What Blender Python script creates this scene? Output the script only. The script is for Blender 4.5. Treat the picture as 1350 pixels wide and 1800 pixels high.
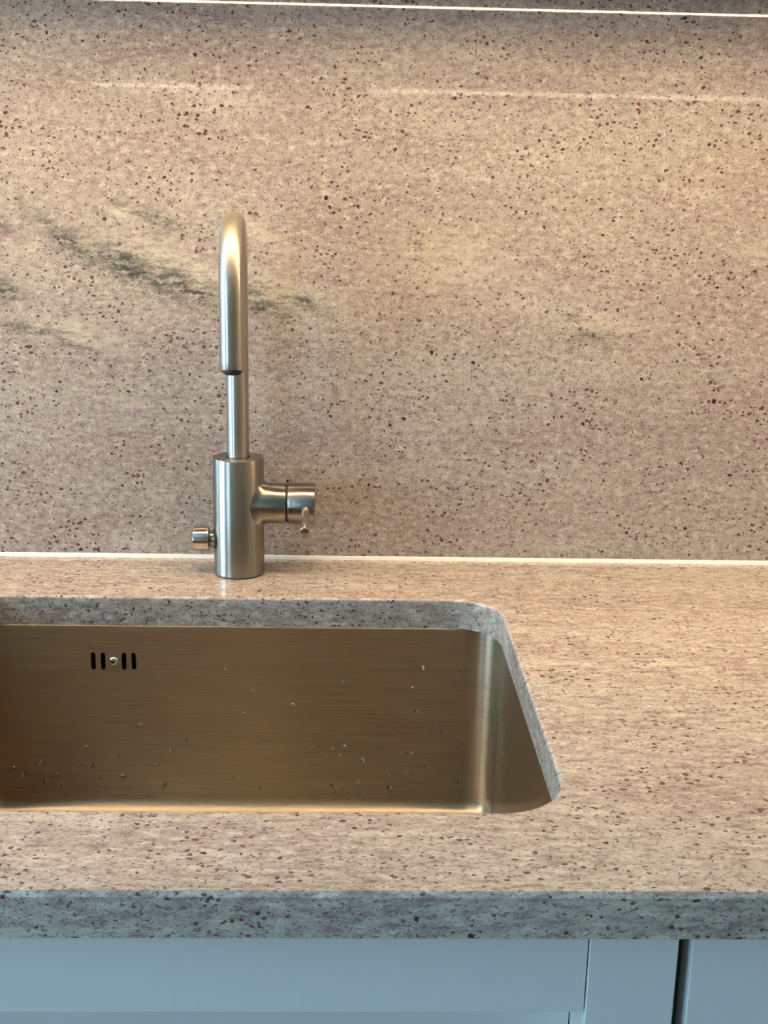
import bpy, bmesh, math, random
from mathutils import Vector, Matrix

# ---------------------------------------------------------------- scene, camera, light
for o in list(bpy.data.objects):
    bpy.data.objects.remove(o, do_unlink=True)
S = bpy.context.scene
COL = S.collection
S.view_settings.view_transform = 'Standard'
S.view_settings.look = 'None'
S.view_settings.exposure = 0.0
S.view_settings.gamma = 1.0
S.view_settings.use_curve_mapping = False
S.cycles.use_denoising = True
S.cycles.use_adaptive_sampling = True
S.cycles.adaptive_threshold = 0.08
S.cycles.adaptive_min_samples = 16
S.cycles.max_bounces = 6
S.cycles.glossy_bounces = 5
S.cycles.diffuse_bounces = 3
S.cycles.caustics_reflective = False
S.cycles.caustics_refractive = False
S.cycles.sample_clamp_indirect = 80.0

# units: metres; x to the right, y into the wall (polished wall face at y=0), z up (worktop at z=0)
cam = bpy.data.cameras.new('camera')
cam_o = bpy.data.objects.new('camera', cam)
COL.objects.link(cam_o)
cam.sensor_fit = 'VERTICAL'
cam.sensor_height = 36.0
cam.lens = 2146.36 / 1800.0 * 36.0
cam.clip_start = 0.02
PITCH, YAW, ROLL = 0.263732, -0.031423, -0.020973
Rz = Matrix.Rotation(YAW, 3, 'Z')
Rx = Matrix.Rotation(-PITCH, 3, 'X')
Ry = Matrix.Rotation(ROLL, 3, 'Y')
M3 = Rz @ Rx @ Ry
right, fwd, up = M3 @ Vector((1, 0, 0)), M3 @ Vector((0, 1, 0)), M3 @ Vector((0, 0, 1))
MW = Matrix((right, up, -fwd)).transposed().to_4x4()
MW.translation = Vector((0.107048, -1.218592, 0.380941))
cam_o.matrix_world = MW
S.camera = cam_o

world = bpy.data.worlds.new('world')
S.world = world
world.use_nodes = True
world.node_tree.nodes['Background'].inputs[0].default_value = (0.42, 0.66, 1.0, 1)
world.node_tree.nodes['Background'].inputs[1].default_value = 0.5

# daylight entering through the two windows in the left wall (y0, y1, z0, z1 of each opening)
WX = -2.0
WINDOWS = [(-1.15, -0.13, 0.02, 1.30), (-3.05, -1.75, -0.85, 1.10)]
SKY_RADIANCE = [20.5, 9.2]      # open sky; the lower glazing looks on to greenery
for (wy0, wy1, wz0, wz1), rad in zip(WINDOWS, SKY_RADIANCE):
    sky = bpy.data.lights.new('window_daylight', 'AREA')
    sky.shape = 'RECTANGLE'
    sky.size = wz1 - wz0 - 0.1
    sky.size_y = wy1 - wy0 - 0.1
    sky.color = (0.42, 0.74, 1.0)
    sky.energy = rad * math.pi * sky.size * sky.size_y
    sky_o = bpy.data.objects.new('window_daylight', sky)
    COL.objects.link(sky_o)
    sky_o.location = (WX - 0.10, (wy0 + wy1) / 2, (wz0 + wz1) / 2)
    sky_o.rotation_euler = (0, -math.pi / 2, 0)

LED_STRENGTH = 110.0
LED_COLOR = (1.0, 0.71, 0.42, 1)

# ---------------------------------------------------------------- fitted dimensions
D = 0.62            # worktop depth
T = 0.0287          # slab thickness
YR, YF = -0.125, -0.528     # sink cut-out, rear and front edge
XR = 0.2508         # half width of the cut-out
YT = -0.0475        # faucet axis
FLOOR_Z, CEIL_Z = -0.93, 1.62
PI = math.pi

# ---------------------------------------------------------------- helpers
def put(name, me, mat=None, parent=None, smooth=True, angle=35):
    o = bpy.data.objects.new(name, me)
    COL.objects.link(o)
    if mat:
        me.materials.append(mat)
    if parent:
        o.parent = parent
    if smooth and len(me.polygons):
        me.polygons.foreach_set('use_smooth', [True] * len(me.polygons))
        me.set_sharp_from_angle(angle=math.radians(angle))
    return o

def mesh(name, verts, faces):
    me = bpy.data.meshes.new(name)
    me.from_pydata([tuple(v) for v in verts], [], faces)
    me.update()
    return me

def from_bm(name, bm):
    bmesh.ops.recalc_face_normals(bm, faces=bm.faces)
    me = bpy.data.meshes.new(name)
    bm.to_mesh(me)
    bm.free()
    return me

def box(name, x0, x1, y0, y1, z0, z1, mat, parent=None, bev=0.0, seg=2):
    bm = bmesh.new()
    bmesh.ops.create_cube(bm, size=1.0)
    for v in bm.verts:
        v.co = Vector(((x0 + x1) / 2 + v.co.x * (x1 - x0), (y0 + y1) / 2 + v.co.y * (y1 - y0), (z0 + z1) / 2 + v.co.z * (z1 - z0)))
    if bev > 0:
        bmesh.ops.bevel(bm, geom=bm.edges[:], offset=bev, segments=seg, affect='EDGES', profile=0.5)
    o = put(name, from_bm(name, bm), mat, parent)
    if bev > 0:
        wn = o.modifiers.new('weighted', 'WEIGHTED_NORMAL'); wn.keep_sharp = True; wn.weight = 90
    return o

def tag(o, label, cat, group=None):
    o['label'] = label
    o['category'] = cat
    if group:
        o['group'] = group
    return o

def structure(o, label=None):
    o['kind'] = 'structure'
    if label:
        o['label'] = label
    return o

def empty(name, loc=(0, 0, 0)):
    o = bpy.data.objects.new(name, None)
    o.location = loc
    o.empty_display_size = 0.05
    COL.objects.link(o)
    return o

def keep(o, parent):
    """parent while the mesh keeps its world coordinates"""
    o.parent = parent
    p = parent
    off = Vector((0, 0, 0))
    while p is not None:
        off += Vector(p.location)
        p = p.parent
    o.location = -off
    return o

def add_uv(me, uvs):
    lay = me.uv_layers.new(name='UVMap')
    for loop in me.loops:
        pass
    return lay

def ring_mesh(name, rings, cap0=False, cap1=False):
    """quads between closed rings of equal length; UV u runs round the ring, v along the rings"""
    n = len(rings[0])
    verts = [v for r in rings for v in r]
    faces, uv = [], []
    m = len(rings)
    for i in range(m - 1):
        for j in range(n):
            k = (j + 1) % n
            faces.append((i * n + j, i * n + k, (i + 1) * n + k, (i + 1) * n + j))
            u0, u1, v0, v1 = j / n, (j + 1) / n, i / (m - 1), (i + 1) / (m - 1)
            uv += [(u0, v0), (u1, v0), (u1, v1), (u0, v1)]
    if cap0:
        faces.append(tuple(range(n - 1, -1, -1)))
        uv += [(0.5 + 0.4 * math.cos(2 * PI * j / n), 0.5 + 0.4 * math.sin(2 * PI * j / n)) for j in range(n - 1, -1, -1)]
    if cap1:
        faces.append(tuple((m - 1) * n + j for j in range(n)))
        uv += [(0.5 + 0.4 * math.cos(2 * PI * j / n), 0.5 + 0.4 * math.sin(2 * PI * j / n)) for j in range(n)]
    me = mesh(name, verts, faces)
    lay = me.uv_layers.new(name='UVMap')
    lay.data.foreach_set('uv', [c for p in uv for c in p])
    return me

def axis_frame(a):
    a = Vector(a).normalized()
    h = Vector((0, 0, 1)) if abs(a.z) < 0.9 else Vector((0, 1, 0))
    u = a.cross(h).normalized()
    v = a.cross(u).normalized()
    return a, u, v

def lathe(name, origin, axis, prof, n=64, cap0=True, cap1=True):
    """prof: list of (distance along axis, radius)"""
    a, u, v = axis_frame(axis)
    o = Vector(origin)
    rings = []
    for s, r in prof:
        rings.append([o + a * s + (u * math.cos(2 * PI * j / n) + v * math.sin(2 * PI * j / n)) * r for j in range(n)])
    me = ring_mesh(name, rings, cap0, cap1)
    bm = bmesh.new(); bm.from_mesh(me)
    bmesh.ops.recalc_face_normals(bm, faces=bm.faces)
    bm.to_mesh(me); bm.free()
    return me

def rrect(x0, x1, y0, y1, r, n=10):
    """rounded rectangle, counter clockwise, starting at the right end of the front side"""
    pts = []
    for cx, cy, a0 in ((x1 - r, y0 + r, -PI / 2), (x1 - r, y1 - r, 0), (x0 + r, y1 - r, PI / 2), (x0 + r, y0 + r, PI)):
        for i in range(n + 1):
            a = a0 + PI / 2 * i / n
            pts.append((cx + r * math.cos(a), cy + r * math.sin(a)))
    return pts

# ---------------------------------------------------------------- materials
class Nodes:
    def __init__(self, name):
        self.m = bpy.data.materials.new(name)
        self.m.use_nodes = True
        self.t = self.m.node_tree
        self.t.nodes.clear()
        self.out = self.t.nodes.new('ShaderNodeOutputMaterial')
        self.b = self.t.nodes.new('ShaderNodeBsdfPrincipled')
        self.t.links.new(self.b.outputs[0], self.out.inputs[0])
    def n(self, kind, **kw):
        x = self.t.nodes.new('ShaderNode' + kind)
        for k, v in kw.items():
            if k.startswith('i_'):
                x.inputs[k[2:].replace('_', ' ')].default_value = v
            else:
                setattr(x, k, v)
        return x
    def l(self, a, b):
        self.t.links.new(a, b)
    def math(self, op, a, b=None, c=None, clamp=False):
        x = self.n('Math', operation=op, use_clamp=clamp)
        for i, s in enumerate((a, b, c)):
            if s is None:
                continue
            if hasattr(s, 'is_linked'):
                self.l(s, x.inputs[i])
            else:
                x.inputs[i].default_value = s
        return x.outputs[0]
    def ramp(self, fac, lo, hi):
        x = self.n('MapRange', interpolation_type='SMOOTHSTEP')
        self.l(fac, x.inputs[0])
        x.inputs[1].default_value = lo
        x.inputs[2].default_value = hi
        return x.outputs[0]
    def mix(self, fac, a, b):
        x = self.n('Mix', data_type='RGBA', blend_type='MIX')
        for s, i in ((fac, 0), (a, 6), (b, 7)):
            if hasattr(s, 'is_linked'):
                self.l(s, x.inputs[i])
            elif i == 0:
                x.inputs[0].default_value = s
            else:
                x.inputs[i].default_value = (s[0], s[1], s[2], 1)
        return x.outputs[2]
    def scaled(self, vec, sc, loc=(0, 0, 0), rot=(0, 0, 0)):
        x = self.n('Mapping')
        self.l(vec, x.inputs[0])
        x.inputs['Location'].default_value = loc
        x.inputs['Rotation'].default_value = rot
        x.inputs['Scale'].default_value = sc
        return x.outputs[0]
    def noise(self, vec, scale, detail=3.0, rough=0.55, dist=0.0):
        x = self.n('TexNoise')
        self.l(vec, x.inputs['Vector'])
        x.inputs['Scale'].default_value = scale
        x.inputs['Detail'].default_value = detail
        x.inputs['Roughness'].default_value = rough
        x.inputs['Distortion'].default_value = dist
        return x
    def set(self, **kw):
        for k, v in kw.items():
            self.b.inputs[k.replace('_', ' ')].default_value = v
        return self

def granite(name, veins=(), stretch=1.7, tilt=0.0, rough=0.1, tone=1.0):
    """veins: (x, z, half length, half width, angle, dark 0..1, light 0..1) on the slab's x-z face"""
    g = Nodes(name)
    tc = g.n('TexCoord')
    P = tc.outputs['Object']
    Q = P
    # fine warp for ragged outlines
    w2 = g.noise(P, 260.0, 1.0)
    wv2 = g.n('VectorMath', operation='SUBTRACT'); g.l(w2.outputs['Color'], wv2.inputs[0]); wv2.inputs[1].default_value = (0.5, 0.5, 0.5)
    ws2 = g.n('VectorMath', operation='SCALE'); g.l(wv2.outputs[0], ws2.inputs[0]); ws2.inputs['Scale'].default_value = 0.0040
    wa2 = g.n('VectorMath', operation='ADD'); g.l(Q, wa2.inputs[0]); g.l(ws2.outputs[0], wa2.inputs[1])
    F = wa2.outputs[0]
    rot = (0, tilt, 0)
    band = g.scaled(Q, (1 / 4.5, 1, 1), rot=rot)
    strk = g.scaled(F, (1 / stretch, 1, 1), rot=rot)
    strk2 = g.scaled(F, (1 / (stretch * 1.25), 1, 1), rot=rot)
    cloud = g.noise(band, 13.0, 3.0, 0.6).outputs['Fac']
    cloud2 = g.noise(g.scaled(band, (1, 1, 1), (3.1, 1.7, 5.2)), 30.0, 2.0).outputs['Fac']
    mot = g.noise(strk2, 190.0, 3.0, 0.65).outputs['Fac']
    fine = g.noise(strk, 620.0, 2.0, 0.7).outputs['Fac']
    tn = lambda *c: tuple(v * tone for v in c)
    base = g.mix(g.ramp(cloud, 0.36, 0.64), tn(0.435, 0.360, 0.306), tn(0.495, 0.436, 0.362))
    base = g.mix(g.ramp(cloud2, 0.55, 0.75), base, tn(0.57, 0.51, 0.425))
    base = g.mix(g.math('MULTIPLY', g.ramp(mot, 0.52, 0.30), 0.72), base, (0.25, 0.175, 0.16))
    base = g.mix(g.math('MULTIPLY', g.ramp(mot, 0.52, 0.68), 0.80), base, tn(0.66, 0.59, 0.495))
    base = g.mix(g.math('MULTIPLY', g.ramp(fine, 0.52, 0.30), 0.50), base, (0.20, 0.155, 0.15))
    # mineral specks
    ws_ = g.noise(g.scaled(F, (1 / 7.0, 1, 1), (0.4, 0, 0.3), rot=rot), 75.0, 2.0, 0.6).outputs['Fac']
    wisp = g.math('MULTIPLY', g.ramp(g.math('ABSOLUTE', g.math('SUBTRACT', ws_, 0.5)), 0.035, 0.0), g.ramp(cloud2, 0.52, 0.38))
    base = g.mix(g.math('MULTIPLY', wisp, 0.45), base, (0.22, 0.145, 0.135))
    cl = g.noise(g.scaled(Q, (1 / 2.2, 1, 1)), 34.0, 1.0).outputs['Fac']
    def specks(scale, rmin, rmax, shift, bias, vec):
        vo = g.n('TexVoronoi', feature='F1', distance='EUCLIDEAN')
        g.l(g.scaled(vec, (1, 1, 1), shift), vo.inputs['Vector'])
        vo.inputs['Scale'].default_value = scale
        vo.inputs['Randomness'].default_value = 1.0
        sep = g.n('SeparateColor'); g.l(vo.outputs['Color'], sep.inputs[0])
        rnd = g.math('POWER', sep.outputs[0], 1.5)
        rad = g.math('MULTIPLY_ADD', rnd, rmax - rmin, rmin)
        rad = g.math('MULTIPLY', rad, g.math('MULTIPLY_ADD', g.ramp(cl, 0.35, 0.65), bias, 1 - bias * 0.6))
        d = g.math('SUBTRACT', rad, vo.outputs['Distance'])
        x = g.n('MapRange', interpolation_type='SMOOTHSTEP'); g.l(d, x.inputs[0])
        x.inputs[1].default_value = -0.05; x.inputs[2].default_value = 0.06
        return x.outputs[0], sep.outputs[1]
    v1 = g.scaled(F, (1 / 1.25, 1, 1), rot=(0, 0.35 + tilt, 0))
    v2 = g.scaled(F, (1 / 1.6, 1, 1), rot=(0, -0.25 + tilt, 0))
    s1, c1 = specks(150.0, -0.10, 0.25, (0, 0, 0), 0.5, v1)
    s2, c2 = specks(280.0, 0.0, 0.35, (0.31, 0.12, 0.77), 0.6, v2)
    dark1 = g.mix(c1, (0.035, 0.010, 0.014), (0.15, 0.016, 0.024))
    dark2 = g.mix(c2, (0.045, 0.022, 0.024), (0.15, 0.035, 0.045))
    base = g.mix(g.math('MULTIPLY', g.ramp(fine, 0.41, 0.33), 0.75), base, (0.13, 0.075, 0.075))
    base = g.mix(g.math('MULTIPLY', s2, 0.88), base, dark2)
    base = g.mix(g.math('MULTIPLY', s1, 0.93), base, dark1)
    # veins with a place of their own in the slab
    if veins:
        sep = g.n('SeparateXYZ')
        vw = g.noise(g.scaled(P, (0.45, 1, 1), rot=(0, 0.3, 0)), 48.0, 4.0, 0.7)
        d0 = g.n('VectorMath', operation='SUBTRACT'); g.l(vw.outputs['Color'], d0.inputs[0]); d0.inputs[1].default_value = (0.5, 0.5, 0.5)
        d1 = g.n('VectorMath', operation='SCALE'); g.l(d0.outputs[0], d1.inputs[0]); d1.inputs['Scale'].default_value = 0.024
        d2 = g.n('VectorMath', operation='ADD'); g.l(P, d2.inputs[0]); g.l(d1.outputs[0], d2.inputs[1])
        fib = g.noise(g.scaled(F, (0.22, 1, 1), rot=(0, 0.36, 0)), 230.0, 3.0, 0.75).outputs['Fac']
        fibm = g.ramp(fib, 0.36, 0.60)
        dsum = lsum = None
        for (vx, vz, L, W, ang, dk, lt) in veins:
            mp = g.n('Mapping', vector_type='TEXTURE')
            g.l(d2.outputs[0], mp.inputs[0])
            mp.inputs['Location'].default_value = (vx, 0, vz)
            mp.inputs['Rotation'].default_value = (0, ang, 0)
            mp.inputs['Scale'].default_value = (L, 1.0, W)
            dp = g.n('VectorMath', operation='DOT_PRODUCT')
            g.l(mp.outputs[0], dp.inputs[0]); g.l(mp.outputs[0], dp.inputs[1])
            e = g.math('MULTIPLY_ADD', dp.outputs['Value'], -0.5, math.log(dk or lt))
            if dk:
                dsum = e if dsum is None else g.math('MAXIMUM', dsum, e)
            else:
                lsum = e if lsum is None else g.math('MAXIMUM', lsum, e)
        dsum = g.math('EXPONENT', dsum)
        lsum = g.math('EXPONENT', lsum)
        if lsum is not None:
            base = g.mix(g.math('MULTIPLY', lsum, g.ramp(fib, 0.66, 0.40), clamp=True), base, (0.64, 0.58, 0.45))
        if dsum is not None:
            base = g.mix(g.math('MULTIPLY', dsum, g.math('MULTIPLY_ADD', fibm, 1.0, 0.12), clamp=True), base, (0.085, 0.086, 0.067))
    g.l(base, g.b.inputs['Base Color'])
    rr = g.math('MULTIPLY_ADD', fine, 0.03, rough - 0.015)
    g.l(rr, g.b.inputs['Roughness'])
    g.set(IOR=1.58)
    return g.m

def steel(name, col=(0.60, 0.57, 0.53), rough=0.24, aniso=0.0, tangent=None, axis='Z', rotation=0.0, grain=None):
    g = Nodes(name)
    g.set(Metallic=1.0)
    g.b.inputs['Base Color'].default_value = (*col, 1)
    tc = g.n('TexCoord')
    if grain:
        nz = g.noise(g.scaled(tc.outputs['Object'], grain), 1.0, 4.0, 0.7).outputs['Fac']
        g.l(g.math('MULTIPLY_ADD', nz, 0.14, rough - 0.07), g.b.inputs['Roughness'])
        bp = g.n('Bump'); bp.inputs['Strength'].default_value = 0.10; bp.inputs['Distance'].default_value = 0.0004
        g.l(nz, bp.inputs['Height']); g.l(bp.outputs[0], g.b.inputs['Normal'])
        g.l(g.mix(g.ramp(nz, 0.35, 0.65), tuple(c * 0.90 for c in col), tuple(min(1, c * 1.08) for c in col)), g.b.inputs['Base Color'])
    else:
        g.set(Roughness=rough)
    if aniso:
        g.set(Anisotropic=aniso)
        g.b.inputs['Anisotropic Rotation'].default_value = rotation
        tn = g.n('Tangent')
        if tangent == 'UV':
            tn.direction_type = 'UV_MAP'; tn.uv_map = 'UVMap'
        else:
            tn.direction_type = 'RADIAL'; tn.axis = axis
        g.l(tn.outputs[0], g.b.inputs['Tangent'])
    return g.m

def plain(name, col, rough=0.5, metal=0.0, **kw):
    g = Nodes(name)
    g.b.inputs['Base Color'].default_value = (*col, 1)
    g.set(Roughness=rough, Metallic=metal, **kw)
    return g.m

def paint(name, col, rough=0.45, grain=0.02):
    g = Nodes(name)
    tc = g.n('TexCoord')
    nz = g.noise(g.scaled(tc.outputs['Object'], (260, 260, 45)), 1.0, 3.0).outputs['Fac']
    g.l(g.mix(nz, tuple(c * 0.975 for c in col), tuple(min(1, c * 1.02) for c in col)), g.b.inputs['Base Color'])
    bp = g.n('Bump'); bp.inputs['Strength'].default_value = 0.05; bp.inputs['Distance'].default_value = 0.0004
    g.l(nz, bp.inputs['Height']); g.l(bp.outputs[0], g.b.inputs['Normal'])
    g.set(Roughness=rough)
    return g.m

VEINS = [(-0.161, 0.3164, 0.0385, 0.0077, 0.611, 0.8, 0), (-0.1013, 0.2931, 0.047, 0.0111, 0.384, 1, 0), (-0.0519, 0.2775, 0.0334, 0.0078, 0.419, 0.95, 0), (0.0176, 0.2594, 0.0213, 0.0084, 0.314, 0.95, 0), (0.0177, 0.276, 0.0156, 0.0056, 0.262, 0.7, 0), (0.0624, 0.2641, 0.0168, 0.0056, 0.384, 0.85, 0), (-0.086, 0.3447, 0.0263, 0.0055, 0.314, 0.75, 0), (-0.135, 0.348, 0.0098, 0.0033, 0.524, 0.55, 0), (-0.2092, 0.2348, 0.0334, 0.0039, 0.087, 0.85, 0), (-0.1654, 0.2199, 0.0168, 0.0034, 0.314, 0.65, 0), (-0.2304, 0.2716, 0.0122, 0.0072, 0.175, 0.85, 0), (-0.2283, 0.3339, 0.012, 0.0044, 0.524, 0.75, 0), (0.355, 0.2372, 0.0257, 0.0046, 0.0, 0.6, 0), (0.334, 0.2538, 0.0159, 0.0023, 0.175, 0.45, 0), (-0.0515, 0.2978, 0.061, 0.01, 0.314, 0, 0.9), (-0.1132, 0.3469, 0.0327, 0.0055, 0.175, 0, 0.9), (-0.1648, 0.2311, 0.0335, 0.0084, 0.175, 0, 0.9), (0.0372, 0.2819, 0.0335, 0.0073, 0.349, 0, 0.75), (0.0263, 0.3281, 0.0177, 0.0077, 0.524, 0, 0.6), (0.3744, 0.246, 0.0229, 0.0057, 0.0, 0, 0.8), (0.2101, 0.3043, 0.0476, 0.028, 0.0, 0, 0.5), (-0.2078, 0.3101, 0.0109, 0.0076, 0.0, 0, 0.6), (-0.1085, 0.1597, 0.0142, 0.0045, 0.175, 0, 0.6)]
M_WALLSTONE = granite('polished_pink_granite_wall', VEINS, 1.35, 0.06, 0.028, 0.95)
M_TOPSTONE = granite('polished_pink_granite_top', (), 2.4, 0.0, 0.07, 1.10)
M_STEEL_BODY = steel('brushed_steel_turned', (0.34, 0.312, 0.27), 0.31, 0.88, 'UV', rotation=0.25)
M_STEEL_PIPE = steel('brushed_steel_pipe', (0.44, 0.415, 0.37), 0.33, 0.85, 'UV', rotation=0.25)
M_STEEL_SMOOTH = steel('satin_steel', (0.60, 0.56, 0.51), 0.16)
M_STEEL_LEVER = steel('lever_steel', (0.50, 0.46, 0.41), 0.20)
M_SINK = steel('brushed_sink_steel', (0.45, 0.378, 0.275), 0.36, 0.86, None, 'Z', rotation=0.25, grain=(14, 14, 900))
M_SCREW = steel('screw_steel', (0.72, 0.70, 0.67), 0.18)
M_DRAIN = steel('drain_steel', (0.45, 0.42, 0.37), 0.4)
M_HOUSING = plain('overflow_housing_grey', (0.09, 0.095, 0.085), 0.5)
M_DARK = plain('recess_shade', (0.012, 0.012, 0.012), 0.6)
M_RUBBER_GAP = plain('black_rubber_and_gap', (0.02, 0.02, 0.02), 0.55)  # rubber parts, and the shade painted into the faucet's gaps
M_RED = plain('red_print', (0.45, 0.02, 0.015), 0.4)
M_BLACK = plain('dark_print', (0.012, 0.013, 0.02), 0.4)
M_SEAL = plain('cream_sealant', (0.88, 0.85, 0.78), 0.4)
M_PAINT = paint('pale_grey_cabinet_paint', (0.74, 0.745, 0.74))
M_DARKCAB = plain('oak_coloured_cabinet', (0.22, 0.16, 0.10), 0.5)
M_TAUPE = plain('taupe_wall_paint', (0.30, 0.26, 0.21), 0.8)
M_CARCASS = plain('cabinet_carcass', (0.10, 0.10, 0.10), 0.6)
M_WHITE = plain('white_wall_paint', (0.72, 0.71, 0.69), 0.8)
M_CEIL = plain('ceiling_paint', (0.74, 0.73, 0.71), 0.85)
M_FRAME = plain('white_window_frame', (0.75, 0.75, 0.74), 0.4)
M_PROFILE = plain('white_profile', (0.92, 0.91, 0.90), 0.4)
M_ALU = steel('aluminium_profile', (0.75, 0.75, 0.75), 0.35)

def wood_floor():
    g = Nodes('oak_floor')
    tc = g.n('TexCoord')
    nz = g.noise(g.scaled(tc.outputs['Object'], (30, 2.5, 2.5)), 1.0, 4.0).outputs['Fac']
    g.l(g.mix(nz, (0.20, 0.12, 0.065), (0.36, 0.24, 0.14)), g.b.inputs['Base Color'])
    g.set(Roughness=0.4)
    return g.m
M_FLOOR = wood_floor()

def led_material():
    g = Nodes('led_diffuser')
    g.b.inputs['Base Color'].default_value = (0.9, 0.9, 0.9, 1)
    g.b.inputs['Emission Color'].default_value = LED_COLOR
    g.b.inputs['Emission Strength'].default_value = LED_STRENGTH
    return g.m
M_LED = led_material()

def water():
    g = Nodes('water')
    g.b.inputs['Base Color'].default_value = (1, 1, 1, 1)
    g.b.inputs['Transmission Weight'].default_value = 1.0
    g.set(Roughness=0.11, IOR=1.33)
    return g.m
M_WATER = water()

def glass():
    g = Nodes('window_glass')
    t = g.n('BsdfTransparent')
    gl = g.n('BsdfGlossy'); gl.inputs['Roughness'].default_value = 0.02
    mx = g.n('MixShader'); mx.inputs[0].default_value = 0.06
    g.l(t.outputs[0], mx.inputs[1]); g.l(gl.outputs[0], mx.inputs[2]); g.l(mx.outputs[0], g.out.inputs[0])
    return g.m
M_GLASS = glass()

# ---------------------------------------------------------------- the room
RX0, RX1, RY0, RY1 = -2.0, 2.3, -3.3, 0.02
structure(box('floor', RX0 - 0.1, RX1 + 0.1, RY0 - 0.1, RY1 + 0.1, FLOOR_Z - 0.05, FLOOR_Z, M_FLOOR))
structure(box('ceiling', RX0 - 0.1, RX1 + 0.1, RY0 - 0.1, RY1 + 0.1, CEIL_Z, CEIL_Z + 0.05, M_CEIL))
structure(box('wall_back', RX0 - 0.1, RX1 + 0.1, RY1, RY1 + 0.1, FLOOR_Z, CEIL_Z, M_WHITE))
structure(box('wall_right', RX1, RX1 + 0.1, RY0, RY1, FLOOR_Z, CEIL_Z, M_TAUPE))
structure(box('wall_front', RX0 - 0.1, RX1 + 0.1, RY0 - 0.1, RY0, FLOOR_Z, CEIL_Z, M_TAUPE))

def wall_with_openings():
    bm = bmesh.new()
    def b(y0, y1, z0, z1):
        r = bmesh.ops.create_cube(bm, size=1.0)
        for v in r['verts']:
            v.co = Vector((RX0 - 0.05 + v.co.x * 0.1, (y0 + y1) / 2 + v.co.y * (y1 - y0), (z0 + z1) / 2 + v.co.z * (z1 - z0)))
    y = RY0
    for (wy0, wy1, wz0, wz1) in sorted(WINDOWS):
        b(y, wy0, FLOOR_Z, CEIL_Z)
        b(wy0, wy1, FLOOR_Z, wz0); b(wy0, wy1, wz1, CEIL_Z)
        y = wy1
    b(y, RY1, FLOOR_Z, CEIL_Z)
    return put('wall_left', from_bm('wall_left', bm), M_WHITE, smooth=False)
structure(wall_with_openings())
for wi, (WY0, WY1, WZ0, WZ1) in enumerate(WINDOWS):
    win = empty('window_%d' % (wi + 1), (RX0 - 0.04, (WY0 + WY1) / 2, WZ0))
    structure(win)
    fx0, fx1, fw = RX0 - 0.06, RX0 - 0.02, 0.05
    ym = (WY0 + WY1) / 2
    for a in ((WY0, WY0 + fw, WZ0, WZ1), (WY1 - fw, WY1, WZ0, WZ1), (WY0 + fw, WY1 - fw, WZ0, WZ0 + fw),
              (WY0 + fw, WY1 - fw, WZ1 - fw, WZ1), (ym - 0.03, ym + 0.03, WZ0 + fw, WZ1 - fw)):
        keep(box('window_frame', fx0, fx1, *a, M_FRAME, bev=0.003), win)
    for ya, yb in ((WY0 + fw, ym - 0.03), (ym + 0.03, WY1 - fw)):
        keep(box('window_pane', RX0 - 0.043, RX0 - 0.037, ya, yb, WZ0 + fw, WZ1 - fw, M_GLASS), win)

# ---------------------------------------------------------------- stone slabs
tag(box('backsplash', -1.25, 1.45, 0.0, 0.0195, 0.0005, 0.5706, M_WALLSTONE),
    'polished pink-beige speckled granite slab covering the wall behind the faucet', 'backsplash')

def countertop():
    c, n = 0.0027, 10
    X0, X1, Y1 = -1.25, 1.45, -0.0005
    holes, outers = [], []
    steps = [(0.0, c), (-0.0004, c * 0.62), (-c * 0.40, c * 0.20), (-c, 0.0)]
    for z, d in steps:
        holes.append([(x, y, z) for x, y in rrect(-XR - d, XR + d, YF - d, YR + d, 0.045 + d, n)])
    holes.append([(x, y, -T) for x, y in rrect(-XR, XR, YF, YR, 0.045, n)])
    for z, d in ((0.0, 0.0034), (-0.0003, 0.0028), (-0.0028, 0.0003), (-0.0034, 0.0)):
        outers.append([(X0, -D + d, z), (X1, -D + d, z), (X1, Y1, z), (X0, Y1, z)])
    outers.append([(X0, -D, -T), (X1, -D, -T), (X1, Y1, -T), (X0, Y1, -T)])
    bm = bmesh.new()
    hv = [[bm.verts.new(p) for p in L] for L in holes]
    ov = [[bm.verts.new(p) for p in L] for L in outers]
    for V in (hv, ov):
        for a, b in zip(V[:-1], V[1:]):
            m = len(a)
            for j in range(m):
                k = (j + 1) % m
                bm.faces.new((a[j], a[k], b[k], b[j]))
    bm.verts.ensure_lookup_table()
    for hi in (0, -1):
        ed = []
        for L in (hv[hi], ov[hi]):
            for j in range(len(L)):
                e = bm.edges.get((L[j], L[(j + 1) % len(L)]))
                ed.append(e)
        bmesh.ops.triangle_fill(bm, use_beauty=True, use_dissolve=False, edges=ed)
    o = put('countertop', from_bm('countertop', bm), M_TOPSTONE, angle=50)
    wn = o.modifiers.new('weighted', 'WEIGHTED_NORMAL'); wn.keep_sharp = True; wn.weight = 90
    return o
tag(countertop(), 'pink-beige granite worktop slab with a rounded sink cut-out and grey-blue front edge', 'countertop')

def sealant():
    prof = [(0.0, 0.0), (-0.0026, 0.0), (-0.0021, 0.0009), (-0.0011, 0.0024), (-0.0004, 0.0036), (0.0, 0.0038)]
    rings = []
    for x in (-1.25, 1.45):
        rings.append([Vector((x, y, z + 0.00005)) for y, z in prof])
    return put('trim_1', ring_mesh('trim_1', rings, True, True), M_SEAL)
structure(sealant(), 'cream sealant bead along the joint of wall slab and worktop')

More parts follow.
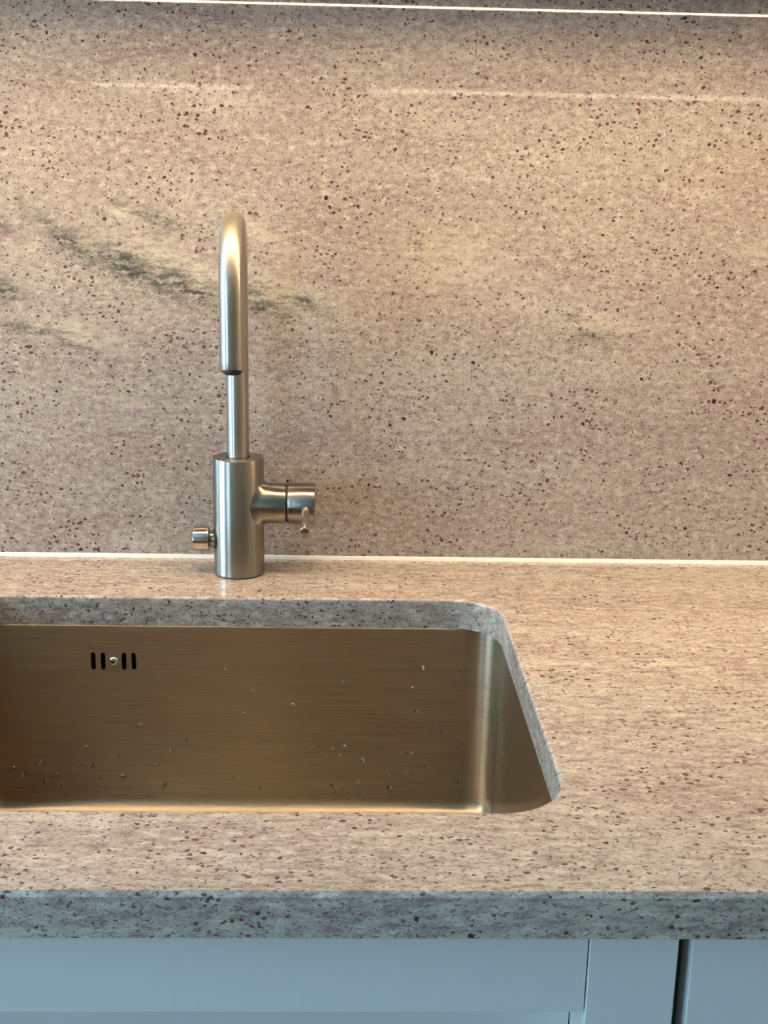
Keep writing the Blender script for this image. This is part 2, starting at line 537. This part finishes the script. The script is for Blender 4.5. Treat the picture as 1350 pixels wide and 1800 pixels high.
# ---------------------------------------------------------------- sink
def sink():
    root = empty('kitchen_sink', (0, (YR + YF) / 2, -0.235))
    tag(root, 'brushed steel undermount sink bowl sprinkled with water drops below the faucet', 'sink')
    sx, y0, y1, r, n = XR + 0.0012, YF - 0.0012, YR - 0.0014, 0.027, 10
    zt, zb, fr = -T - 0.0001, -0.2075, 0.012
    loops = []
    fl = 0.022
    loops.append([(x, y, zt) for x, y in rrect(-sx - fl, sx + fl, y0 - fl, y1 + fl, r + fl, n)])
    loops.append([(x, y, zt) for x, y in rrect(-sx - 0.0012, sx + 0.0012, y0 - 0.0012, y1 + 0.0012, r + 0.0012, n)])
    loops.append([(x, y, zt - 0.0004) for x, y in rrect(-sx - 0.0004, sx + 0.0004, y0 - 0.0004, y1 + 0.0004, r + 0.0004, n)])
    loops.append([(x, y, zt - 0.0015) for x, y in rrect(-sx, sx, y0, y1, r, n)])
    loops.append([(x, y, zb) for x, y in rrect(-sx, sx, y0, y1, r, n)])
    for i in range(1, 9):
        a = PI / 2 * i / 8
        d = fr * (1 - math.cos(a))
        loops.append([(x, y, zb - fr * math.sin(a)) for x, y in rrect(-sx + d, sx - d, y0 + d, y1 - d, max(r - d, 0.004), n)])
    bm = bmesh.new()
    V = [[bm.verts.new(p) for p in L] for L in loops]
    m = len(V[0])
    back = (2 * (n + 1) - 1, 2 * (n + 1))      # the long straight rear side
    for li, (a, b) in enumerate(zip(V[:-1], V[1:])):
        for j in range(m):
            k = (j + 1) % m
            if li == 3 and j == back[0]:
                continue
            bm.faces.new((a[j], a[k], b[k], b[j]))
    # floor with drain hole
    zf = zb - fr
    cx, cy, rd = 0.0, (y0 + y1) / 2, 0.045
    dv = [bm.verts.new((cx + rd * math.cos(2 * PI * i / 32), cy + rd * math.sin(2 * PI * i / 32), zf - 0.001)) for i in range(32)]
    de = [bm.edges.new((dv[i], dv[(i + 1) % 32])) for i in range(32)]
    ed = [bm.edges.get((V[-1][j], V[-1][(j + 1) % m])) for j in range(m)]
    bmesh.ops.triangle_fill(bm, use_beauty=True, edges=ed + de)
    # rear wall with four overflow slots
    p, q = V[3][back[0]], V[3][back[1] % m]
    p2, q2 = V[4][back[0]], V[4][back[1] % m]
    ed = [bm.edges.get((p, q)), bm.edges.get((q, q2)), bm.edges.get((q2, p2)), bm.edges.get((p2, p))]
    slots = []
    hw, zc, hh = 0.0022, -0.0647, 0.0087
    for xc in (-0.1325, -0.1232, -0.1034, -0.0942):
        L = []
        for s in range(16):
            a = PI * s / 15 if s < 8 else PI * (s - 1) / 15
            pass
        for i in range(9):
            a = PI * i / 8
            L.append((xc + hw * math.cos(a), zc + hh - hw + hw * math.sin(a)))
        for i in range(9):
            a = PI + PI * i / 8
            L.append((xc + hw * math.cos(a), zc - hh + hw + hw * math.sin(a)))
        f_ = [bm.verts.new((x, y1, z)) for x, z in L]
        b_ = [bm.verts.new((x, y1 + 0.0014, z)) for x, z in L]
        for i in range(len(L)):
            k = (i + 1) % len(L)
            ed.append(bm.edges.get((f_[i], f_[k])) or bm.edges.new((f_[i], f_[k])))
            slots.append((f_[i], f_[k], b_[k], b_[i]))
    bmesh.ops.triangle_fill(bm, use_beauty=True, edges=ed, normal=(0, -1, 0))
    for s in slots:
        bm.faces.new(s)
    me = from_bm('bowl', bm)
    o = keep(put('bowl', me, M_SINK, angle=28), root)
    wn = o.modifiers.new('weighted', 'WEIGHTED_NORMAL'); wn.keep_sharp = True; wn.weight = 90
    # overflow housing behind the slots
    bm = bmesh.new()
    x0, x1, ya, yb, z0, z1 = -0.140, -0.087, y1 + 0.0016, y1 + 0.020, -0.085, -0.045
    pts = [bm.verts.new(c) for c in ((x0, ya, z0), (x1, ya, z0), (x1, ya, z1), (x0, ya, z1), (x0, yb, z0), (x1, yb, z0), (x1, yb, z1), (x0, yb, z1))]
    for f in ((4, 5, 6, 7), (0, 1, 5, 4), (1, 2, 6, 5), (2, 3, 7, 6), (3, 0, 4, 7)):
        bm.faces.new([pts[i] for i in f])
    keep(put('overflow_housing', from_bm('overflow_housing', bm), M_HOUSING, smooth=False), root)
    # screw between the slots
    prof = [(0.0, 0.0046)] + [(0.0030 * math.sin(PI / 2 * i / 7), max(0.0046 * math.cos(PI / 2 * i / 7), 0.0003)) for i in range(1, 8)]
    sc = keep(put('overflow_screw', lathe('overflow_screw', (-0.1133, y1 - 0.0001, -0.0645), (0, -1, 0), prof, 32), M_SCREW, angle=60), root)
    sc['label'] = 'domed cross-head screw'
    for a in (0.5, 0.5 + PI / 2):
        bm = bmesh.new()
        bmesh.ops.create_cube(bm, size=1.0)
        for v in bm.verts:
            v.co = Matrix.Rotation(a, 3, 'Y') @ Vector((v.co.x * 0.0040, v.co.y * 0.0010, v.co.z * 0.0010)) + Vector((-0.1133, y1 - 0.0027, -0.0645))
        c = put('cross_recess_shade', from_bm('cross_recess_shade', bm), M_DARK, smooth=False)  # dark bars set in the dome paint the shade of a cross recess
        keep(c, sc)
        c.location = (0, 0, 0)
    # drain
    prof = [(0.0, 0.046), (0.0012, 0.045), (0.0012, 0.040), (-0.004, 0.036), (-0.006, 0.030), (-0.006, 0.004), (-0.002, 0.003), (-0.001, 0.0005)]
    keep(put('drain_strainer', lathe('drain_strainer', (cx, cy, zf - 0.0008), (0, 0, 1), prof, 40, False, True), M_DRAIN), root)
    return root
sink()

# ---------------------------------------------------------------- faucet
def faucet():
    root = empty('kitchen_faucet', (0, YT, 0))
    tag(root, 'brushed steel mixer faucet with curved spout standing behind the sink', 'faucet')
    R_, H_ = 0.0250, 0.1189
    zu = 0.0722                       # height of the mixer axis
    prof = [(0.0012, R_ - 0.0006), (0.0018, R_), (H_ - 0.0008, R_), (H_ - 0.0002, R_ - 0.0003), (H_, R_ - 0.0009), (H_, 0.0120), (H_ - 0.004, 0.0119)]
    keep(put('body', lathe('body', (0, YT, 0), (0, 0, 1), prof, 96, True, True), M_STEEL_BODY, angle=40), root)
    keep(put('base_gasket', lathe('base_gasket', (0, YT, 0.0), (0, 0, 1), [(0.0, R_ - 0.0008), (0.0013, R_ - 0.0008)], 64), M_RUBBER_GAP), root)
    # spout pipe: riser, half circle, short drop; swivelled a little to the right
    rp, reach, Rb = 0.0108, 0.1205, 0.06025
    dirv = Vector((0.0069, -0.12, 0)).normalized()
    base = Vector((0, YT, 0))
    zc, zend = 0.2825, 0.2212
    path = [(0.0, 0.1155), (0.0, 0.1165)] + [(0.0, 0.1165 + (zc - 0.1165) * i / 8) for i in range(1, 9)]
    for i in range(1, 33):
        a = PI * i / 32
        path.append((Rb - Rb * math.cos(a), zc + Rb * math.sin(a)))
    path += [(reach, zc + (zend - zc) * i / 6) for i in range(1, 7)]
    rings, n = [], 48
    side = dirv.cross(Vector((0, 0, 1))).normalized()
    for i, (h, z) in enumerate(path):
        a = path[max(i - 1, 0)]; b = path[min(i + 1, len(path) - 1)]
        t = (dirv * (b[0] - a[0]) + Vector((0, 0, 1)) * (b[1] - a[1])).normalized()
        nn = side.cross(t).normalized()
        c = base + dirv * h + Vector((0, 0, z))
        ring = [c + (side * math.cos(2 * PI * j / n) + nn * math.sin(2 * PI * j / n)) * rp for j in range(n)]
        rings.append(ring)
    c_end = base + dirv * reach + Vector((0, 0, zend))
    def slant(ring, dz, rr):
        out = []
        for p in ring:
            d = p - c_end; d.z = 0
            d = d * rr
            f = d.dot(dirv)
            out.append(c_end + d + Vector((0, 0, dz + 0.27 * f)))
        return out
    last = rings[-1]
    rings[-1] = slant(last, 0.0, 1.0)
    rings.append(slant(last, -0.0005, 0.965))
    rings.append(slant(last, 0.0, 0.90))
    rings.append(slant(last, 0.006, 0.90))
    pipe = keep(put('spout', ring_mesh('spout', rings, True, True), M_STEEL_PIPE, angle=40), root)
    pipe['label'] = 'tall curved steel spout pipe'
    # aerator insert in the outlet
    ae = lathe('aerator', c_end + Vector((0, 0, 0.005)), (0, 0, -1), [(0.0, 0.0094), (0.0050, 0.0094), (0.0058, 0.0080), (0.0075, 0.0072), (0.0082, 0.0050)], 40)
    a_ = put('aerator', ae, M_RUBBER_GAP); keep(a_, pipe); a_.location = (0, 0, 0)
    # dark ring painted in for the shadow gap at the foot of the riser
    keep(put('riser_gap_shade', lathe('riser_gap_shade', (0, YT, H_ - 0.003), (0, 0, 1), [(0.0, 0.01185), (0.0034, 0.01185), (0.0034, 0.0109)], 48, False, False), M_RUBBER_GAP), root)
    # side branch blended into the body
    def branch(name, zaxis, r, x_end, sgn, fil):
        n = 72
        rows = 9
        rings = []
        O = Vector((0, YT, zaxis))
        for i in range(rows + 1):
            ring = []
            t = i / rows
            for j in range(n):
                ph = 2 * PI * j / n
                cy, cz = math.cos(ph), math.sin(ph)
                rb = min(r + fil, 0.0249 / max(abs(cy), 1e-4))
                def xb(q): return math.sqrt(max(R_ ** 2 - (q * cy) ** 2, 0.0))
                A = (xb(rb) - 0.0002, rb)
                B = (xb(r), r)
                Cc = (xb(r) + fil, r)
                x = (1 - t) ** 2 * A[0] + 2 * t * (1 - t) * B[0] + t * t * Cc[0]
                q = (1 - t) ** 2 * A[1] + 2 * t * (1 - t) * B[1] + t * t * Cc[1]
                ring.append(O + Vector((sgn * x, q * cy, q * cz)))
            rings.append(ring)
        for x, q in ((x_end - 0.0006, r), (x_end - 0.0001, r - 0.0004), (x_end, r - 0.0009)):
            rings.append([O + Vector((sgn * x, q * math.cos(2 * PI * j / n), q * math.sin(2 * PI * j / n))) for j in range(n)])
        me = ring_mesh(name, rings, False, True)
        bm = bmesh.new(); bm.from_mesh(me); bmesh.ops.recalc_face_normals(bm, faces=bm.faces); bm.to_mesh(me); bm.free()
        return put(name, me, M_STEEL_BODY, angle=45)
    keep(branch('handle_neck', zu, 0.0203, 0.0468, 1, 0.0060), root)
    keep(put('handle_gap', lathe('handle_gap', (0.0460, YT, zu), (1, 0, 0), [(0, 0.0188), (0.004, 0.0188)], 48), M_RUBBER_GAP), root)
    cap = keep(put('handle_cap', lathe('handle_cap', (0.0490, YT, zu), (1, 0, 0),
               [(0, 0.0195), (0.0002, 0.0202), (0.0008, 0.0206), (0.0254, 0.0206), (0.0261, 0.0203), (0.0264, 0.0195), (0.0264, 0.004)], 96), M_STEEL_BODY, angle=40), root)
    p0, p1 = Vector((0.0670, YT - 0.014, 0.0720)), Vector((0.0676, YT - 0.0690, 0.0632))
    L = (p1 - p0).length
    lv = put('lever', lathe('lever', p0, p1 - p0, [(0, 0.0041), (L - 0.0008, 0.0041), (L - 0.0003, 0.0039), (L, 0.0034)], 32), M_STEEL_LEVER, angle=40)
    keep(lv, cap); lv.location = (0, 0, 0)
    for nm, za, zb_, mt in (('red_mark', 0.0747, 0.0790, M_RED), ('dark_mark', 0.0660, 0.0718, M_BLACK)):
        vs, fs, k = [], [], 5
        for i in range(k + 1):
            dz = za + (zb_ - za) * i / k - zu
            for rr in (0.02055, 0.02072):
                for x in (0.0518, 0.0528):
                    s_ = math.asin(dz / 0.0206)
                    vs.append((x, YT - rr * math.cos(s_), zu + rr * math.sin(s_)))
        for i in range(k):
            a = 4 * i
            fs += [(a + 2, a + 3, a + 7, a + 6), (a, a + 2, a + 6, a + 4), (a + 3, a + 1, a + 5, a + 7), (a + 1, a, a + 4, a + 5)]
        fs += [(0, 1, 3, 2), (4 * k + 2, 4 * k + 3, 4 * k + 1, 4 * k)]
        mk = put(nm, mesh(nm, vs, fs), mt, smooth=False)
        keep(mk, cap); mk.location = (0, 0, 0)
    # appliance valve on the left
    zv = 0.0347
    keep(branch('valve_neck', zv, 0.0085, 0.0290, -1, 0.0030), root)
    keep(put('valve_gap', lathe('valve_gap', (-0.0280, YT, zv), (-1, 0, 0), [(0, 0.0078), (0.003, 0.0078)], 32), M_RUBBER_GAP), root)
    vk = keep(put('valve_knob', lathe('valve_knob', (-0.0293, YT, zv), (-1, 0, 0),
               [(0, 0.0060), (0.0, 0.0118), (0.0005, 0.0125), (0.0010, 0.0127), (0.0146, 0.0127), (0.0154, 0.0124), (0.0157, 0.0116), (0.0157, 0.003)], 64), M_STEEL_SMOOTH, angle=40), root)
    vk['label'] = 'short round valve knob on the side of the body'
    return root
faucet()

# ---------------------------------------------------------------- base cabinets
YC = -0.605
def sink_cabinet():
    x0, x1 = -0.3030, 0.3030
    root = empty('sink_cabinet', (0, -0.3, FLOOR_Z))
    tag(root, 'pale grey framed sink cabinet under the granite worktop', 'cabinet')
    zt, zbm, th = -T - 0.0008, FLOOR_Z + 0.10, 0.042
    k = lambda o: keep(o, root)
    k(box('side_panel', x0, x0 + 0.016, YC + th, -0.01, zbm, zt, M_CARCASS)); k(box('side_panel', x1 - 0.016, x1, YC + th, -0.01, zbm, zt, M_CARCASS))
    k(box('bottom_panel', x0 + 0.016, x1 - 0.016, YC + th, -0.01, zbm, zbm + 0.016, M_CARCASS))
    k(box('plinth', x0, x1, YC + 0.06, YC + 0.075, FLOOR_Z, zbm, M_PAINT))
    k(box('stile', 0.2510, x1, YC, YC + th, zbm, zt, M_PAINT, bev=0.0009))
    k(box('stile', x0, -0.2510, YC, YC + th, zbm, zt, M_PAINT, bev=0.0009))
    k(box('top_rail', -0.2503, 0.2503, YC + 0.0014, YC + th, -0.0895, zt, M_PAINT, bev=0.0007))
    k(box('bottom_rail', -0.2503, 0.2503, YC + 0.0014, YC + th, zbm, zbm + 0.07, M_PAINT, bev=0.0007))
    k(box('recessed_panel', -0.2505, 0.2505, YC + th, YC + th + 0.012, zbm + 0.02, zt, M_PAINT))
    return root
sink_cabinet()

def side_cabinet(x0, x1, label):
    root = empty('base_cabinet', ((x0 + x1) / 2, -0.3, FLOOR_Z))
    tag(root, label, 'cabinet')
    zt, zbm = -T - 0.0008, FLOOR_Z + 0.10
    k = lambda o: keep(o, root)
    k(box('body', x0 + 0.001, x1 - 0.001, YC + 0.0215, -0.01, zbm, zt, M_CARCASS))
    k(box('plinth', x0, x1, YC + 0.06, YC + 0.075, FLOOR_Z, zbm, M_PAINT))
    k(box('drawer_front', x0 + 0.0040, x1 - 0.004, YC, YC + 0.020, -0.30, zt - 0.0005, M_PAINT, bev=0.0008))
    k(box('door', x0 + 0.0040, x1 - 0.004, YC, YC + 0.020, zbm, -0.303, M_PAINT, bev=0.0008))
    return root
side_cabinet(0.3070, 1.4500, 'pale grey flat-fronted base cabinet right of the dark gap')
side_cabinet(-1.2500, -0.3070, 'pale grey flat-fronted base cabinet left of the sink cabinet')

# ---------------------------------------------------------------- wall cabinet with the lamp that lights the worktop
S_LED, Z_CAB = 0.21, 0.5713
def wall_cabinet():
    root = empty('wall_cabinet', (0.1, -0.17, Z_CAB))
    tag(root, 'dark brown wall cabinet hanging above the granite slab', 'cabinet')
    k = lambda o: keep(o, root)
    k(box('body', -1.25, 1.45, -0.335, 0.0195, Z_CAB, 1.30, M_DARKCAB, bev=0.001))
    for i in range(4):
        w = 2.7 / 4
        k(box('door', -1.25 + i * w + 0.002, -1.25 + (i + 1) * w - 0.002, -0.356, -0.336, Z_CAB - 0.002, 1.30, M_DARKCAB, bev=0.001))
    return root
wall_cabinet()
def led():
    root = empty('led_strip_light', (0.1, -S_LED, Z_CAB))
    tag(root, 'warm glowing strip light, seen mirrored as the bright line atop the granite wall', 'strip light')
    d = box('diffuser', -1.15, 1.40, -S_LED - 0.007, -S_LED + 0.007, Z_CAB - 0.0025, Z_CAB - 0.0006, M_LED)
    keep(d, root)
    for a, b in ((-S_LED - 0.0087, -S_LED - 0.0072), (-S_LED + 0.0072, -S_LED + 0.0087)):
        keep(box('profile_lip', -1.15, 1.40, a, b, Z_CAB - 0.0052, Z_CAB - 0.0001, M_PROFILE), root)
    return root
led()
# two glowing bars added out of view for the faint line mirrored in the wall
def glow_bar_material():
    g = Nodes('dim_glow_bar')
    g.b.inputs['Base Color'].default_value = (0.8, 0.8, 0.8, 1)
    g.b.inputs['Emission Color'].default_value = (1.0, 0.82, 0.58, 1)
    g.b.inputs['Emission Strength'].default_value = 6.0
    return g.m
M_BAR = glow_bar_material()
for xa, xb, lab in ((-0.66, -0.19, 'short slim glowing bar added out of view, mirrored as the faint upper left line on the granite wall'),
                    (0.15, 1.40, 'long slim glowing bar added out of view, mirrored as the faint upper right line on the granite wall')):
    root = empty('added_glow_bar', ((xa + xb) / 2, -2.6, 0.642))
    tag(root, lab, 'pendant lamp')
    keep(box('housing', xa, xb, -2.612, -2.588, 0.6465, 0.662, M_ALU, bev=0.001), root)
    keep(box('glow_face', xa, xb, -2.609, -2.591, 0.638, 0.6465, M_BAR, bev=0.001), root)
    for xw in (xa + 0.06, xb - 0.06):
        keep(put('suspension_wire', lathe('suspension_wire', (xw, -2.6, 0.662), (0, 0, 1), [(0, 0.0012), (CEIL_Z - 0.662, 0.0012)], 8), M_ALU), root)

# ---------------------------------------------------------------- water drops in the sink
F_PX = 2146.36
CAM = Vector((0.107048, -1.218592, 0.380941))
def bead(r, sq, el):
    """flat dome lying on the x-z plane, bulging to -y"""
    rings, n = [], 12
    for i in range(5):
        a = PI / 2 * i / 5
        rings.append([Vector((r * math.cos(a) * math.cos(2 * PI * j / n), -r * sq * math.sin(a), r * el * math.cos(a) * math.sin(2 * PI * j / n) - 0.18 * r * math.sin(a))) for j in range(n)])
    me = ring_mesh('water_drop', rings, True, True)
    bm = bmesh.new(); bm.from_mesh(me); bmesh.ops.recalc_face_normals(bm, faces=bm.faces); bm.to_mesh(me); bm.free()
    me.materials.append(M_WATER)
    me.polygons.foreach_set('use_smooth', [True] * len(me.polygons))
    return me
rng = random.Random(4)
BEADS = [bead(1.0, 0.26, 1.1), bead(1.0, 0.24, 1.3), bead(1.0, 0.30, 0.9)]
# places on the rear wall (x, z in metres, radius in millimetres) and on the right wall (y, z, radius)
REAR = [(-0.069, -0.1954, 3.33), (-0.2049, -0.1834, 2.55), (-0.186, -0.1704, 2.06), (-0.1871, -0.1925, 2.07), (-0.1387, -0.1744, 2.49), (-0.1082, -0.1852, 2.43), (-0.0756, -0.1733, 2.39), (0.1253, -0.1657, 2.19), (0.1206, -0.1904, 2.36), (0.1497, -0.1834, 2.36), (0.1522, -0.1958, 2.34), (-0.2133, -0.1767, 1.47), (-0.1717, -0.1825, 1.57), (-0.1701, -0.1954, 1.56), (-0.1434, -0.1543, 1.69), (-0.1492, -0.1732, 1.79), (-0.0909, -0.1305, 1.77), (-0.0826, -0.1454, 1.62), (-0.0603, -0.1567, 1.58), (-0.0462, -0.147, 1.51), (-0.0386, -0.1816, 1.42), (-0.01, -0.1606, 1.42), (-0.0082, -0.0705, 1.59), (0.0088, -0.1171, 1.53), (0.0183, -0.0932, 1.55), (0.0761, -0.1539, 1.75), (0.0956, -0.1537, 1.61), (0.1078, -0.1518, 1.62), (0.0901, -0.1611, 1.5), (0.1029, -0.1616, 1.42), (0.1446, -0.1534, 1.53), (0.1626, -0.1581, 1.46), (0.1727, -0.1587, 1.6), (0.1875, -0.169, 1.79), (0.0954, -0.1943, 1.67), (0.0988, -0.2017, 1.48), (0.1067, -0.1979, 1.75), (0.1242, -0.2022, 1.71), (0.1682, -0.1814, 1.69), (0.174, -0.2087, 1.76), (0.1819, -0.0687, 1.7), (0.172, -0.09, 1.71), (0.1765, -0.1144, 1.54), (0.1037, -0.0841, 1.78), (0.0572, -0.1077, 1.78), (0.0841, -0.1826, 1.47), (-0.213, -0.181, 1.01), (-0.1889, -0.1729, 1.0), (-0.1933, -0.2036, 0.94), (-0.1653, -0.163, 0.96), (-0.1584, -0.1806, 0.95), (-0.1558, -0.1855, 1.05), (-0.1304, -0.1878, 0.95), (-0.1224, -0.2093, 1.03), (-0.1021, -0.1546, 0.92), (-0.1119, -0.1644, 1.04), (-0.0499, -0.1866, 1.04), (-0.0861, -0.2072, 0.94), (-0.0728, -0.2102, 0.97), (-0.0159, -0.1107, 1.05), (0.0053, -0.185, 1.0), (-0.0008, -0.1869, 0.95), (0.0102, -0.1967, 0.89), (-0.0022, -0.2104, 0.91), (0.0113, -0.1435, 1.0), (-0.038, -0.0679, 0.87), (-0.1652, -0.2077, 1.04), (-0.1849, -0.1498, 0.9), (-0.178, -0.1869, 1.04), (-0.0905, -0.1191, 0.91), (-0.1333, -0.2026, 1.05), (0.1899, -0.1745, 1.0), (0.1744, -0.1814, 0.95), (0.1711, -0.2062, 0.95), (0.1552, -0.2038, 0.98), (0.2179, -0.14, 0.97), (0.2178, -0.1528, 0.91), (0.2266, -0.1638, 0.88), (0.2203, -0.1903, 0.95), (0.2016, -0.1365, 1.05), (0.1964, -0.1311, 0.98), (0.1587, -0.1363, 0.85), (0.0253, -0.1985, 1.02), (0.0217, -0.1495, 1.0), (0.1124, -0.2022, 1.04), (0.1141, -0.1628, 0.88), (0.0851, -0.1654, 1.01), (0.173, -0.1091, 0.85), (0.1818, -0.1072, 0.98), (0.2177, -0.0725, 0.9), (0.0583, -0.1142, 0.89), (0.0105, -0.1069, 1.04)]
RIGHT = [(-0.1752, -0.0774, 1.5), (-0.1914, -0.0854, 1.8), (-0.1676, -0.0928, 1.2), (-0.2162, -0.0835, 1.2), (-0.1608, -0.111, 1.1), (-0.2047, -0.1204, 1.8), (-0.1807, -0.1387, 1.5), (-0.1494, -0.155, 1.3), (-0.154, -0.192, 1.6), (-0.1742, -0.1822, 1.3), (-0.212, -0.1624, 1.4), (-0.2438, -0.1458, 1.6), (-0.313, -0.1073, 1.3), (-0.2848, -0.1092, 1.0), (-0.2314, -0.1457, 1.2), (-0.2525, -0.1152, 1.0)]
ORD = ['leftmost', 'second from the left', 'third from the left', 'fourth from the left', 'fifth from the left', 'sixth, middle one',
       'fifth from the right', 'fourth from the right', 'third from the right', 'second from the right', 'rightmost']
YWALL, XWALL = YR - 0.0014, XR + 0.0012
for i, (x, z, r) in enumerate(REAR):
    o = bpy.data.objects.new('water_drop', BEADS[i % 3])
    COL.objects.link(o)
    k = r * 0.001
    o.location = (x, YWALL - 0.00002, z)
    o.scale = (k * rng.uniform(0.85, 1.1), k, k * rng.uniform(0.95, 1.2))
    size = 'mid-sized' if r > 1.3 else 'tiny'
    if r > 2:
        rank = sorted(q[0] for q in REAR if q[2] > 2).index(x)
        tag(o, ORD[rank] + ' of the large clear water drops on the rear sink wall', 'water drop', 'large drops on the rear sink wall')
        continue
    tag(o, size + ' clear water drop clinging to the rear steel wall of the sink', 'water drop', size + ' drops on the rear sink wall')
for i, (y, z, r) in enumerate(RIGHT):
    o = bpy.data.objects.new('water_drop', BEADS[i % 3])
    COL.objects.link(o)
    k = r * 0.001
    o.location = (XWALL - 0.00002, y, z)
    o.rotation_euler = (0, 0, -PI / 2)
    o.scale = (k, k, k * rng.uniform(1.0, 1.4))
    tag(o, 'clear water drop clinging to the right-hand steel wall of the sink', 'water drop', 'drops on the right sink wall')
